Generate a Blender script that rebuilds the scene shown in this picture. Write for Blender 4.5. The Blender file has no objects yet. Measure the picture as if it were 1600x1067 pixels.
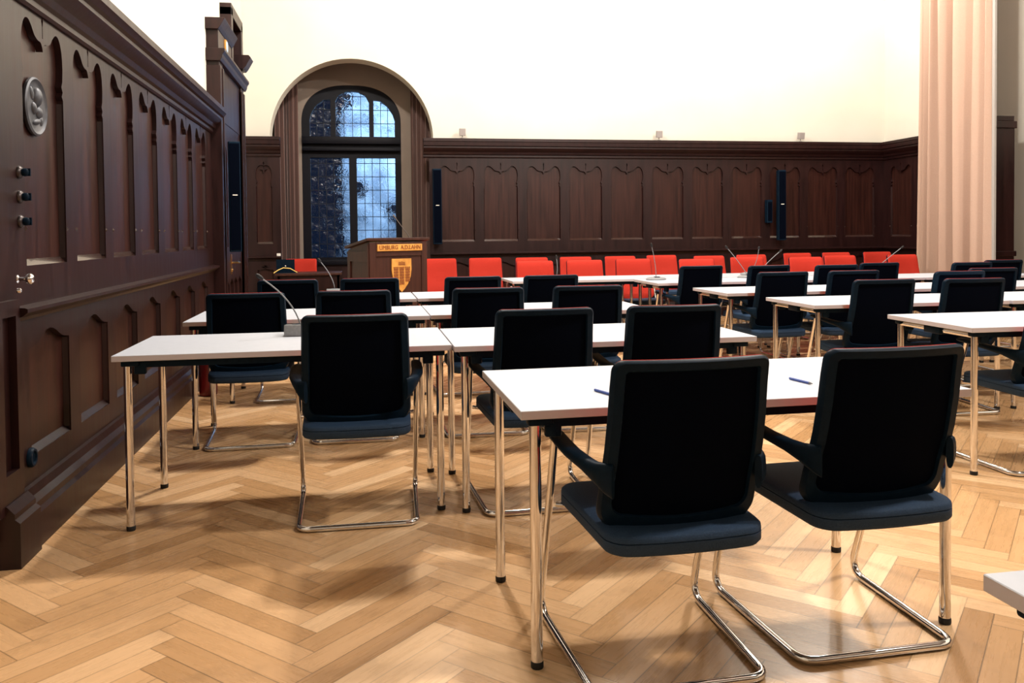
import bpy, bmesh, math, random
from mathutils import Vector, Matrix

C = bpy.context.scene.collection
sc = bpy.context.scene
random.seed(7)
PI = math.pi

# ------------------------------------------------------------------ camera
cam_d = bpy.data.cameras.new('camera')
cam = bpy.data.objects.new('camera', cam_d)
C.objects.link(cam)
YAW, PIT, ROLL = 0.1802, 0.0278, -0.0103
F = Vector((math.sin(YAW)*math.cos(PIT), math.cos(YAW)*math.cos(PIT), -math.sin(PIT)))
R0 = Vector((math.cos(YAW), -math.sin(YAW), 0))
U0 = R0.cross(F)
R = R0*math.cos(ROLL) + U0*math.sin(ROLL)
U = -R0*math.sin(ROLL) + U0*math.cos(ROLL)
M = Matrix((R, U, -F)).transposed().to_4x4()
M.translation = Vector((0, 0, 1.2298))
cam.matrix_world = M
cam_d.sensor_width = 36
cam_d.lens = 1310/1600*36
cam_d.shift_y = -(533.5-399.7)/1600
cam_d.clip_end = 100
sc.camera = cam

# ------------------------------------------------------------------ world, exposure
w = bpy.data.worlds.new('world')
sc.world = w
w.use_nodes = True
w.node_tree.nodes['Background'].inputs[0].default_value = (0.02, 0.05, 0.12, 1)
w.node_tree.nodes['Background'].inputs[1].default_value = 0.25
sc.view_settings.view_transform = 'Standard'
sc.view_settings.look = 'None'
sc.view_settings.gamma = 1
sc.view_settings.exposure = 0.0
sc.cycles.use_denoising = True
sc.cycles.max_bounces = 8
sc.cycles.caustics_reflective = False
sc.cycles.caustics_refractive = False
sc.cycles.sample_clamp_indirect = 4

# ------------------------------------------------------------------ ceiling lamps of the hall (above the frame)
def lamp(x, y, z, power, size=0.35, col=(1.0, 0.86, 0.70), aim=None):
    d = bpy.data.lights.new('hall_lamp', 'AREA')
    d.shape = 'DISK'; d.size = size; d.energy = power; d.color = col
    o = bpy.data.objects.new('hall_lamp', d)
    o.location = (x, y, z)
    if aim is not None:
        v = Vector(aim)-Vector((x, y, z))
        o.rotation_euler = v.to_track_quat('-Z', 'Y').to_euler()
    C.objects.link(o)
    return o
def chandelier(x, y, z, power, col=(1.0, 0.93, 0.84)):
    """the bulbs of one hanging light: three warm globes"""
    for k in range(3):
        d = bpy.data.lights.new('chandelier_bulb', 'POINT'); d.energy = power/3; d.color = col; d.shadow_soft_size = .06
        o = bpy.data.objects.new('chandelier_bulb', d)
        o.location = (x+.14*math.cos(2.1*k+.3), y+.14*math.sin(2.1*k+.3), z); C.objects.link(o)
chandelier(.35, 6.3, 5.2, 860)
chandelier(4.0, 6.3, 5.2, 640)
chandelier(2.2, 9.9, 5.4, 330)
chandelier(5.8, 9.6, 5.4, 330)
chandelier(4.4, 1.9, 5.2, 900)

# ------------------------------------------------------------------ materials
def nodes(m):
    m.use_nodes = True
    nt = m.node_tree
    return nt, nt.nodes['Principled BSDF']
def mat(name, col, rough=0.5, metal=0.0, coat=0.0, spec=0.5, sheen=0.0):
    m = bpy.data.materials.new(name)
    nt, b = nodes(m)
    b.inputs['Base Color'].default_value = (*col, 1)
    b.inputs['Roughness'].default_value = rough
    b.inputs['Metallic'].default_value = metal
    b.inputs['Coat Weight'].default_value = coat
    b.inputs['Specular IOR Level'].default_value = spec
    b.inputs['Sheen Weight'].default_value = sheen
    return m
def mottle(m, scale, c1, c2, stretch=(1, 1, 1), detail=4, bump=0.0, rough=None):
    """noise variation between two colours, in object space"""
    nt, b = nodes(m)
    tc = nt.nodes.new('ShaderNodeTexCoord')
    mp = nt.nodes.new('ShaderNodeMapping'); mp.inputs['Scale'].default_value = stretch
    nz = nt.nodes.new('ShaderNodeTexNoise'); nz.inputs['Scale'].default_value = scale; nz.inputs['Detail'].default_value = detail
    cr = nt.nodes.new('ShaderNodeValToRGB')
    cr.color_ramp.elements[0].position = 0.3; cr.color_ramp.elements[0].color = (*c1, 1)
    cr.color_ramp.elements[1].position = 0.7; cr.color_ramp.elements[1].color = (*c2, 1)
    nt.links.new(tc.outputs['Object'], mp.inputs[0]); nt.links.new(mp.outputs[0], nz.inputs['Vector'])
    nt.links.new(nz.outputs[0], cr.inputs[0]); nt.links.new(cr.outputs[0], b.inputs['Base Color'])
    if bump:
        bp = nt.nodes.new('ShaderNodeBump'); bp.inputs['Strength'].default_value = bump; bp.inputs['Distance'].default_value = 0.01
        nt.links.new(nz.outputs[0], bp.inputs['Height']); nt.links.new(bp.outputs[0], b.inputs['Normal'])
    if rough:
        mr = nt.nodes.new('ShaderNodeMapRange'); mr.inputs[3].default_value = rough[0]; mr.inputs[4].default_value = rough[1]
        nt.links.new(nz.outputs[0], mr.inputs[0]); nt.links.new(mr.outputs[0], b.inputs['Roughness'])
    return m

M_wood = mottle(mat('dark_oak', (.05, .02, .015), .38, spec=.32), 3.2, (.0100, .0028, .0028), (.0215, .0060, .0055), (7, 7, .7), 6, .06, (.32, .46))
M_wood_panel = mottle(mat('dark_oak_panel', (.06, .025, .018), .36, spec=.32), 3.0, (.0135, .0037, .0030), (.037, .0105, .0070), (9, 9, .5), 6, .05, (.30, .44))
M_sill = mat('polished_oak_edge', (.03, .012, .009), .2, coat=.5)
M_walnut = mottle(mat('lectern_walnut', (.07, .025, .018), .38, spec=.32), 4, (.034, .0125, .010), (.062, .023, .016), (8, 8, .6), 5)
M_plaster = mottle(mat('cream_plaster', (.86, .80, .66), .9), 1.3, (.61, .58, .50), (.65, .62, .545), (1, 1, 1), 3, .04)
M_ceiling = mat('dark_unseen_ceiling', (.10, .07, .05), .8)  # unseen ceiling, its dark colour chosen to cut fill light
M_niche_shade = mottle(mat('niche_plaster_shaded', (.3, .25, .2), .9), 2, (.20, .16, .13), (.25, .20, .165))  # pale plaster darkened: the niche's shade is put into its colour
M_white_top = mottle(mat('white_laminate', (.80, .80, .82), .42), 30, (.475, .51, .58), (.505, .54, .61))
M_edge_shade = mat('laminate_edge_shaded', (.48, .455, .50), .45)  # same white laminate, with the shade on the edge put into the colour
M_chrome = mat('chrome', (.78, .78, .80), .09, 1.0)
M_black = mottle(mat('black_plastic', (.006, .010, .018), .6, spec=.06), 60, (.0030, .0105, .022), (.0050, .0145, .029), rough=(.38, .5))
M_net = mottle(mat('black_net_fabric', (.002, .003, .007), .9, spec=.03), 300, (.0006, .0014, .0045), (.0011, .0024, .007))
M_seat = mottle(mat('navy_seat_fabric', (.008, .017, .035), .75, spec=.2), 250, (.016, .036, .075), (.024, .052, .105), bump=.2)
M_red = mottle(mat('red_fabric', (.62, .03, .012), .8, spec=.2), 220, (.41, .024, .013), (.49, .031, .017), bump=.2)
M_rubber = mat('black_rubber', (.006, .006, .007), .7)
M_gold = mottle(mat('gilded_wood', (.62, .30, .06), .45), 18, (.50, .22, .04), (.72, .36, .08))
M_gold_dark = mat('carved_red_brown', (.24, .07, .015), .5)
M_brass = mat('brass', (.75, .50, .22), .25, 1.0)
M_pewter = mottle(mat('pewter', (.22, .23, .25), .5, .5), 14, (.035, .038, .048), (.10, .104, .118), bump=.3)
M_curtain = mottle(mat('peach_curtain', (.68, .43, .32), .9), 160, (.42, .28, .21), (.47, .32, .245), bump=.1)
M_lining = mat('curtain_lining', (.34, .32, .30), .9)
M_nichecurt = mottle(mat('brown_curtain', (.16, .08, .06), .9, sheen=.2), 120, (.085, .042, .034), (.115, .056, .045))
M_grey = mottle(mat('grey_mic_base', (.20, .21, .22), .5), 90, (.18, .19, .20), (.23, .24, .25))
M_switch = mat('white_switch', (.75, .72, .66), .4)
M_spot = mat('pale_grey_lamp_housing', (.30, .27, .26), .5)
M_leadbar = mat('lead', (.006, .008, .012), .6, spec=.2)
M_blue = mat('blue_ink', (.06, .12, .45), .4)
M_yellow = mat('yellow_cable', (.80, .55, .14), .5)
M_extred = mat('extinguisher_red', (.16, .008, .010), .3)

def floor_material():
    m = bpy.data.materials.new('herringbone_oak')
    nt, b = nodes(m)
    N, L = nt.nodes, nt.links
    uv = N.new('ShaderNodeUVMap'); uv.uv_map = 'plank'
    at = N.new('ShaderNodeAttribute'); at.attribute_name = 'tone'
    sp = N.new('ShaderNodeSeparateXYZ'); L.new(uv.outputs[0], sp.inputs[0])
    # grain: noise stretched along the plank, shifted per plank
    cmb = N.new('ShaderNodeCombineXYZ'); L.new(sp.outputs[0], cmb.inputs[0]); L.new(sp.outputs[1], cmb.inputs[1])
    sh = N.new('ShaderNodeMath'); sh.operation = 'MULTIPLY'; sh.inputs[1].default_value = 37.0
    L.new(at.outputs['Fac'], sh.inputs[0]); L.new(sh.outputs[0], cmb.inputs[2])
    mp = N.new('ShaderNodeMapping'); mp.inputs['Scale'].default_value = (4, 60, 1)
    L.new(cmb.outputs[0], mp.inputs[0])
    nz = N.new('ShaderNodeTexNoise'); nz.inputs['Scale'].default_value = 1.0; nz.inputs['Detail'].default_value = 5; nz.inputs['Roughness'].default_value = .6
    L.new(mp.outputs[0], nz.inputs['Vector'])
    cr = N.new('ShaderNodeValToRGB')
    e = cr.color_ramp.elements
    e[0].position = 0; e[0].color = (.44, .24, .10, 1)
    e[1].position = 1; e[1].color = (.80, .53, .30, 1)
    x = e.new(.5); x.color = (.62, .365, .175, 1)
    L.new(at.outputs['Fac'], cr.inputs[0])
    mr = N.new('ShaderNodeMapRange'); mr.inputs[1].default_value = .25; mr.inputs[2].default_value = .75; mr.inputs[3].default_value = .93; mr.inputs[4].default_value = 1.06
    L.new(nz.outputs[0], mr.inputs[0])
    mul = N.new('ShaderNodeVectorMath'); mul.operation = 'MULTIPLY'
    L.new(cr.outputs[0], mul.inputs[0]); L.new(mr.outputs[0], mul.inputs[1])
    # stains: sparse
    tc = N.new('ShaderNodeTexCoord')
    ns = N.new('ShaderNodeTexNoise'); ns.inputs['Scale'].default_value = 6; ns.inputs['Detail'].default_value = 6
    L.new(tc.outputs['Object'], ns.inputs['Vector'])
    ms = N.new('ShaderNodeMapRange'); ms.inputs[1].default_value = .30; ms.inputs[2].default_value = .42; ms.inputs[3].default_value = .86; ms.inputs[4].default_value = 1.0
    L.new(ns.outputs[0], ms.inputs[0])
    mul2 = N.new('ShaderNodeVectorMath'); mul2.operation = 'MULTIPLY'
    L.new(mul.outputs[0], mul2.inputs[0]); L.new(ms.outputs[0], mul2.inputs[1])
    # dark joints at the plank edges
    def edge(out, total, wdt):
        a = N.new('ShaderNodeMath'); a.operation = 'SUBTRACT'; a.inputs[0].default_value = total; L.new(out, a.inputs[1])
        mn = N.new('ShaderNodeMath'); mn.operation = 'MINIMUM'; L.new(out, mn.inputs[0]); L.new(a.outputs[0], mn.inputs[1])
        r = N.new('ShaderNodeMapRange'); r.inputs[1].default_value = wdt*.3; r.inputs[2].default_value = wdt
        L.new(mn.outputs[0], r.inputs[0]); return r.outputs[0]
    ea = edge(sp.outputs[0], 0.6, .0030); eb = edge(sp.outputs[1], 0.0857, .0026)
    mi = N.new('ShaderNodeMath'); mi.operation = 'MULTIPLY'; L.new(ea, mi.inputs[0]); L.new(eb, mi.inputs[1])
    # joint darkness varies from seam to seam
    jr = N.new('ShaderNodeMapRange'); jr.inputs[3].default_value = .34; jr.inputs[4].default_value = .72
    L.new(at.outputs['Fac'], jr.inputs[0])
    jm = N.new('ShaderNodeMapRange'); L.new(mi.outputs[0], jm.inputs[0]); L.new(jr.outputs[0], jm.inputs[3]); jm.inputs[4].default_value = 1
    mul3 = N.new('ShaderNodeVectorMath'); mul3.operation = 'MULTIPLY'
    L.new(mul2.outputs[0], mul3.inputs[0]); L.new(jm.outputs[0], mul3.inputs[1])
    L.new(mul3.outputs[0], b.inputs['Base Color'])
    rr = N.new('ShaderNodeMapRange'); rr.inputs[3].default_value = .20; rr.inputs[4].default_value = .36
    L.new(nz.outputs[0], rr.inputs[0]); L.new(rr.outputs[0], b.inputs['Roughness'])
    b.inputs['Specular IOR Level'].default_value = .5
    return m
M_floor = floor_material()

def glass_material():
    m = bpy.data.materials.new('old_window_glass')
    nt, b = nodes(m)
    N, L = nt.nodes, nt.links
    tc = N.new('ShaderNodeTexCoord')
    nz = N.new('ShaderNodeTexNoise'); nz.inputs['Scale'].default_value = 7; nz.inputs['Detail'].default_value = 3; nz.inputs['Distortion'].default_value = 1.0
    L.new(tc.outputs['Object'], nz.inputs['Vector'])
    bp = N.new('ShaderNodeBump'); bp.inputs['Strength'].default_value = .9; bp.inputs['Distance'].default_value = .05
    L.new(nz.outputs[0], bp.inputs['Height'])
    rf = N.new('ShaderNodeBsdfRefraction'); rf.inputs['Color'].default_value = (.72, .82, .93, 1); rf.inputs['IOR'].default_value = 1.25; rf.inputs['Roughness'].default_value = .05
    gl = N.new('ShaderNodeBsdfGlossy'); gl.inputs['Roughness'].default_value = .15
    L.new(bp.outputs[0], rf.inputs['Normal']); L.new(bp.outputs[0], gl.inputs['Normal'])
    mx = N.new('ShaderNodeMixShader'); mx.inputs[0].default_value = .015
    L.new(rf.outputs[0], mx.inputs[1]); L.new(gl.outputs[0], mx.inputs[2])
    L.new(mx.outputs[0], N['Material Output'].inputs['Surface'])
    return m
M_glass = glass_material()

# ------------------------------------------------------------------ mesh helpers
class MB:
    def __init__(s):
        s.v = []; s.f = []; s.mi = []
    def add(s, vs, fs, mi=0):
        o = len(s.v)
        s.v += [tuple(p) for p in vs]
        s.f += [tuple(i+o for i in f) for f in fs]
        s.mi += [mi]*len(fs)
        return s
    def box(s, x0, x1, y0, y1, z0, z1, mi=0):
        return s.add([(x0,y0,z0),(x1,y0,z0),(x1,y1,z0),(x0,y1,z0),(x0,y0,z1),(x1,y0,z1),(x1,y1,z1),(x0,y1,z1)],
                     [(0,3,2,1),(4,5,6,7),(0,1,5,4),(1,2,6,5),(2,3,7,6),(3,0,4,7)], mi)
    def loft(s, rings, caps=True, mi=0, closed=False):
        assert len({len(r) for r in rings}) == 1
        n = len(rings[0]); vs = [p for r in rings for p in r]; fs = []
        m = len(rings)
        for i in range(m-1 if not closed else m):
            a = i*n; b = ((i+1) % m)*n
            for j in range(n):
                k = (j+1) % n
                fs.append((a+j, a+k, b+k, b+j))
        if caps and not closed:
            fs.append(tuple(range(n-1, -1, -1))); fs.append(tuple((m-1)*n+j for j in range(n)))
        return s.add(vs, fs, mi)
    def tube(s, pts, r, n=12, mi=0, closed=False, radii=None):
        pts = [Vector(p) for p in pts]; m = len(pts); rings = []
        prev = None
        for i, p in enumerate(pts):
            if closed: t = pts[(i+1) % m]-pts[i-1]
            else: t = pts[min(i+1, m-1)]-pts[max(i-1, 0)]
            t.normalize()
            if prev is None:
                a = Vector((0, 0, 1)) if abs(t.z) < .9 else Vector((1, 0, 0))
                nx = t.cross(a).normalized()
            else:
                nx = (prev-t*prev.dot(t)).normalized()
            prev = nx; ny = t.cross(nx)
            rr = radii[i] if radii else r
            rings.append([p+nx*rr*math.cos(2*PI*j/n)+ny*rr*math.sin(2*PI*j/n) for j in range(n)])
        return s.loft(rings, True, mi, closed)
    def lathe(s, prof, n=20, c=(0, 0, 0), axis='z', mi=0):
        rings = []
        for r, h in prof:
            ring = []
            for j in range(n):
                a = 2*PI*j/n; x, y = r*math.cos(a), r*math.sin(a)
                if axis == 'z': q = (x, y, h)
                elif axis == 'x': q = (h, x, y)
                else: q = (y, h, x)
                ring.append((c[0]+q[0], c[1]+q[1], c[2]+q[2]))
            rings.append(ring)
        return s.loft(rings, True, mi)
    def sweep(s, prof, a0, a1, axis, mi=0):
        """closed profile of (offset, z) swept along x or y"""
        if axis == 'y': r = [[(p, a, z) for p, z in prof] for a in (a0, a1)]
        else: r = [[(a, p, z) for p, z in prof] for a in (a0, a1)]
        return s.loft(r, True, mi)
    def build(s, name, mats, parent=None, smooth=35, bevel=0, seg=2, recalc=True):
        me = bpy.data.meshes.new(name)
        me.from_pydata(s.v, [], s.f)
        if not isinstance(mats, (list, tuple)): mats = [mats]
        for m in mats: me.materials.append(m)
        me.polygons.foreach_set('material_index', s.mi)
        bm = bmesh.new(); bm.from_mesh(me)
        if recalc: bmesh.ops.recalc_face_normals(bm, faces=bm.faces)
        if bevel:
            es = [e for e in bm.edges if len(e.link_faces) == 2 and e.calc_face_angle(0) > .6]
            bmesh.ops.bevel(bm, geom=es, offset=bevel, segments=seg, affect='EDGES', profile=.5, clamp_overlap=True)
        bm.to_mesh(me); bm.free()
        if smooth:
            me.shade_smooth()
            me.set_sharp_from_angle(angle=math.radians(smooth))
        o = bpy.data.objects.new(name, me); C.objects.link(o)
        if parent: o.parent = parent
        return o

def poly2d(outer, holes, depth, fn):
    """fill a 2D outline with holes, thickness depth, mapped by fn(a,b,c) -> xyz; returns verts, faces"""
    cu = bpy.data.curves.new('tmp', 'CURVE'); cu.dimensions = '2D'; cu.fill_mode = 'BOTH'; cu.extrude = depth/2
    for ring in [outer]+holes:
        sp = cu.splines.new('POLY'); sp.points.add(len(ring)-1); sp.use_cyclic_u = True
        for p, (a, b) in zip(sp.points, ring): p.co = (a, b, 0, 1)
    ob = bpy.data.objects.new('tmp', cu); C.objects.link(ob)
    dg = bpy.context.evaluated_depsgraph_get()
    me = bpy.data.meshes.new_from_object(ob.evaluated_get(dg))
    vs = [fn(v.co.x, v.co.y, v.co.z+depth/2) for v in me.vertices]
    fs = [tuple(p.vertices) for p in me.polygons]
    bpy.data.objects.remove(ob); bpy.data.curves.remove(cu); bpy.data.meshes.remove(me)
    return vs, fs

def structure(o, label=None):
    o['kind'] = 'structure'
    if label: o['label'] = label
    return o
def tag(o, label, cat, group=None):
    o['label'] = label; o['category'] = cat
    if group: o['group'] = group
    return o
def thing(name, label, cat, loc=(0, 0, 0), rz=0, group=None):
    o = bpy.data.objects.new(name, None); C.objects.link(o)
    o.empty_display_size = .1
    o.location = loc; o.rotation_euler = (0, 0, rz)
    return tag(o, label, cat, group)
def copy_tree(o, parent=None):
    c = o.copy(); C.objects.link(c)
    if parent: c.parent = parent
    for ch in list(o.children): copy_tree(ch, c)
    return c

# ------------------------------------------------------------------ floor
def build_floor():
    W = .6/7; n = 7; g = W/math.sqrt(2)
    ox, oy = -.147, .08
    vs, fs, uvs, tones = [], [], [], []
    rnd = random.Random(3)
    def world(u, v): return ((u-v)*g+ox, (u+v)*g+oy, 0.0)
    def plank(u0, v0, du, dv, along_u):
        c = world(u0+du/2, v0+dv/2)
        if not (-2.9 < c[0] < 9.2 and -4.3 < c[1] < 12.6): return
        b = len(vs)
        P = [(u0, v0), (u0+du, v0), (u0+du, v0+dv), (u0, v0+dv)]
        for p in P: vs.append(world(*p))
        fs.append((b, b+1, b+2, b+3))
        if along_u: uvs.extend([(0, 0), (.6, 0), (.6, W), (0, W)])
        else: uvs.extend([(0, 0), (0, W), (.6, W), (.6, 0)])
        t = min(1, max(0, rnd.gauss(.52, .27))); tones.extend([t]*4)
    for m in range(-8, 14):
        for k in range(-120, 160):
            bu, bv = k+m*n, k-m*n
            plank(bu, bv, n, 1, True)
            plank(bu+n, bv-n+1, 1, n, False)
    me = bpy.data.meshes.new('floor'); me.from_pydata(vs, [], fs)
    ul = me.uv_layers.new(name='plank')
    for l in me.loops: ul.data[l.index].uv = uvs[l.vertex_index]
    a = me.attributes.new('tone', 'FLOAT', 'POINT'); a.data.foreach_set('value', tones)
    me.materials.append(M_floor)
    o = bpy.data.objects.new('floor', me); C.objects.link(o)
    structure(o)
build_floor()

# ------------------------------------------------------------------ room shell
Yb, Xl, Xr, Zc = 11.3, -1.36, 7.70, 6.2
arch = [(-1.12, 0), (-1.12, 2.49)] + [(-.06+1.06*math.cos(a), 2.49+1.05*math.sin(a)) for a in [PI-PI*k/40 for k in range(41)]] + [(1.0, 0)]
outer = [(-1.6, 0)] + arch + [(Xr+.25, 0), (Xr+.25, Zc), (-1.6, Zc)]
vs, fs = poly2d(outer, [], .30, lambda a, b, c: (a, Yb+c, b))
structure(MB().add(vs, fs).build('wall_back', M_plaster, smooth=20))
structure(MB().box(-1.6, Xl, 3.36, 9.8, 0, Zc).box(-1.7, -1.43, 9.8, Yb+.15, 0, Zc).build('wall_left', M_plaster, smooth=0))
structure(MB().box(-2.8, -2.6, -4.2, 3.36, 0, Zc).box(-2.7, -1.6, 3.36, 3.55, 0, Zc).build('wall_left_alcove', M_plaster, smooth=0))
structure(MB().box(Xr, Xr+.2, 8.62, Yb, 0, Zc).build('wall_right', M_plaster, smooth=0))
structure(MB().box(8.55, 8.75, -4.2, 9.6, 0, Zc).box(Xr+.2, 8.55, 9.4, 9.6, 0, Zc).build('wall_right_bay', M_plaster, smooth=0))
structure(MB().box(-2.8, 8.75, -4.4, -4.2, 0, Zc).box(-2.6, 8.55, -4.2, -4.16, 0, 2.5, 1).build('wall_rear', [M_plaster, M_wood], smooth=0))  # unseen wall; dark wood facing added to deepen reflections and chair backs
structure(MB().box(8.51, 8.55, -4.16, 9.4, 0, 2.3).build('trim_16', M_wood, smooth=0))
structure(MB().box(-2.8, 8.75, -4.4, 12.4, Zc, Zc+.1).build('ceiling', M_ceiling, smooth=0))
# window niche behind the arch
win_hw, win_cx = .72, -.08
def win_arch(hw, ztop, zs, n=30, z0=.86):
    return [(win_cx-hw, z0)] + [(win_cx-hw*math.copysign(abs(math.cos(a))**.8, math.cos(a)), zs+(ztop-zs)*abs(math.sin(a))**.9) for a in [PI*k/n for k in range(n+1)]] + [(win_cx+hw, z0)]
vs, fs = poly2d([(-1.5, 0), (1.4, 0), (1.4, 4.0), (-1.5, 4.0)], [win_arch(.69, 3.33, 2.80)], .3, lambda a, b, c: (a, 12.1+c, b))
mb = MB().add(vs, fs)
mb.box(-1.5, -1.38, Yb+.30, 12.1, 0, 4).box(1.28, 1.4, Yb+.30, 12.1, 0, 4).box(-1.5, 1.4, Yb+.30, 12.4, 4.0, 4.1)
structure(mb.build('wall_niche', M_niche_shade, smooth=20))

# ------------------------------------------------------------------ panelled wainscot
def smooth_pts(P, n=4):
    out = []
    for i in range(len(P)-1):
        p0, p1, p2, p3 = P[max(0, i-1)], P[i], P[i+1], P[min(len(P)-1, i+2)]
        for k in range(n):
            t = k/n
            out.append(tuple(.5*((2*p1[j])+(-p0[j]+p2[j])*t+(2*p0[j]-5*p1[j]+4*p2[j]-p3[j])*t*t+(-p0[j]+3*p1[j]-3*p2[j]+p3[j])*t**3) for j in (0, 1)))
    out.append(P[-1]); return out
def upper_hole(a, b):
    """panel opening: cusped sides, two round lobes and a hanging point between them"""
    z0 = 1.115; m = (a+b)/2; h = m-a
    side = [(a, z0), (a, 1.855), (a+.016, 1.872), (a+.002, 1.893), (a+.018, 1.915), (a+.004, 1.940)]
    lobe = smooth_pts([(a+.004, 1.940), (a-.002, 2.00), (a+.006, 2.07), (a+.035, 2.122), (a+.075, 2.135), (a+.115, 2.112), (a+.145, 2.082), (a+h*.76, 2.068), (a+h*.90, 2.064), (m-.006, 2.046), (m, 2.028)])
    L = side+lobe[1:]
    return L+[(a+b-p, q) for p, q in reversed(L[:-1])]
def lower_hole(a, b):
    m = (a+b)/2
    L = [(a, .335), (a, .775), (a+.05, .780), (a+.10, .792), (a+.15, .815), (m-.04, .832), (m, .838)]
    return L + [(a+b-p, q) for p, q in reversed(L[:-1])]
def diamond(m):
    return [(m+.0035, 2.085), (m+.0035, 2.135), (m+.011, 2.158), (m, 2.182), (m-.011, 2.158), (m-.0035, 2.135), (m-.0035, 2.085)]
def wainscot(name, bays, a0, a1, fn, sgn, rail_axis, plane, top, base_split=True, mats=(M_wood, M_wood_panel, M_sill)):
    """fn(a,b,c): a along the wall, b height, c depth from the board's back towards the room"""
    holes = []
    for (a, b) in bays:
        holes += [upper_hole(a, b), lower_hole(a, b), diamond((a+b)/2)]
    vs, fs = poly2d([(a0, .1), (a1, .1), (a1, top-.05), (a0, top-.05)], holes, .028, fn)
    mb = MB().add(vs, fs, 0)
    # recessed field panels behind, sloped sills at the foot of each panel
    P = [fn(a0, .1, -.001), fn(a1, .1, -.001), fn(a1, top-.06, -.001), fn(a0, top-.06, -.001)]
    mb.add(P, [(0, 1, 2, 3)], 1)
    for (a, b) in bays:
        for z0 in (1.115, .335):
            q = [fn(a, z0-.001, .0), fn(a, z0-.001, .024), fn(a, z0+.026, .0), fn(b, z0-.001, .0), fn(b, z0-.001, .024), fn(b, z0+.026, .0)]
            mb.add(q, [(0, 1, 2), (3, 5, 4), (1, 4, 5, 2), (0, 2, 5, 3), (0, 3, 4, 1)], 2 if z0 > 1 else 0)
        for e in (a-.008, b+.008):                      # small glossy points added for the glints on the stile edges
            q = [fn(e-.007, 1.265, .027), fn(e, 1.255, .027), fn(e+.007, 1.265, .027), fn(e, 1.280, .027), fn(e, 1.266, .037)]
            mb.add(q, [(0, 1, 4), (1, 2, 4), (2, 3, 4), (3, 0, 4)], 2)
        for z0, z1 in ((1.135, 1.84), (.355, .77)):
            for (e, d) in ((a, 1), (b, -1)):
                q = [fn(e, z0, 0), fn(e+.010*d, z0, 0), fn(e, z0, .022), fn(e, z1, 0), fn(e+.010*d, z1, 0), fn(e, z1, .022)]
                mb.add(q, [(0, 1, 2), (3, 5, 4), (1, 4, 5, 2), (0, 2, 5, 3), (0, 3, 4, 1)], 0)
    return structure(mb.build(name, list(mats), smooth=20))
def cornice_prof(o, s, zt, ov=.15, depth=.25):
    """o: plane offset, s: direction into the room"""
    pr = [(-.03, -depth), (.012, -depth), (.022, -depth+.012), (.022, -depth+.035), (.040, -depth+.045), (.052, -depth+.075), (.085, -depth+.10),
          (.10, -depth+.125), (.10, -depth+.145), (.118, -depth+.155), (ov-.008, -.045), (ov, -.038), (ov, 0), (-.03, 0)]
    return [(o+s*a, zt+b) for a, b in pr]
def rail_prof(o, s, z):
    pr = [(-.01, -.055), (.012, -.055), (.022, -.040), (.040, -.032), (.058, -.018), (.058, -.004), (.048, 0), (-.01, .004)]
    return [(o+s*a, z+b) for a, b in pr]
def base_prof(o, s):
    pr = [(-.03, 0), (.066, 0), (.066, .135), (.052, .150), (.052, .175), (.030, .195), (.018, .225), (-.03, .235)]
    return [(o+s*a, b) for a, b in pr]

XF = -1.33
bays_l = [(3.705, 4.182), (4.329, 4.791), (4.936, 5.396), (5.549, 6.001), (6.170, 6.630), (6.777, 7.215), (7.367, 7.822)]
wainscot('trim_1', bays_l, 3.31, 8.15, lambda a, b, c: (XF-.028+c, a, b), 1, 'y', XF, 2.40)
structure(MB().sweep(cornice_prof(XF, 1, 2.393, .14, .22), 3.36, 8.15, 'y').build('trim_2', M_wood, smooth=25))
structure(MB().sweep(rail_prof(XF, 1, .955), 3.54, 8.15, 'y').build('trim_3', M_wood, smooth=25))
structure(MB().sweep(base_prof(XF, 1), 3.54, 8.15, 'y').build('baseboard_left', M_wood, smooth=25))
# corner post at the front end of the panelling
mb = MB()
mb.box(-2.55, -1.331, 3.309, 3.54, .2, 2.40)
mb.box(-1.330, -1.300, 3.312, 3.375, .34, .93).box(-1.330, -1.300, 3.50, 3.54, .34, .93).box(-1.330, -1.300, 3.312, 3.54, .2, .34).box(-1.330, -1.300, 3.312, 3.54, .93, .99)
mb.sweep([(-2.56, 0), (-1.250, 0), (-1.250, .17), (-1.268, .185), (-1.268, .205), (-1.295, .235), (-2.56, .235)], 3.355, 3.56, 'y')
mb.sweep([(-2.56, 2.2), (-1.31, 2.2), (-1.19, 2.36), (-1.19, 2.393), (-2.56, 2.393)], 3.28, 3.36, 'y')
structure(mb.build('trim_4', M_wood, smooth=25))

bays_b = [(1.077+.597*k, 1.077+.597*k+.468) for k in range(11)]
wainscot('trim_5', bays_b, .94, Xr, lambda a, b, c: (a, Yb-.002-c, b), -1, 'x', Yb, 2.50)
structure(MB().sweep(cornice_prof(Yb-.03, -1, 2.492, .13, .25), .86, Xr, 'x').build('trim_6', M_wood, smooth=25))
structure(MB().sweep(rail_prof(Yb-.03, -1, .965), .94, Xr, 'x').build('trim_7', M_wood, smooth=25))
structure(MB().sweep(base_prof(Yb-.03, -1), .94, Xr, 'x').build('baseboard_back', M_wood, smooth=25))
# short panel left of the arch
wainscot('trim_8', [(-1.30, -1.10)], -1.43, -.995, lambda a, b, c: (a, Yb-.002-c, b), -1, 'x', Yb, 2.50)
structure(MB().sweep(cornice_prof(Yb-.03, -1, 2.492, .13, .25), -1.43, -.985, 'x').sweep(rail_prof(Yb-.03, -1, .955), -1.43, -.995, 'x').build('trim_9', M_wood, smooth=25))
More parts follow.
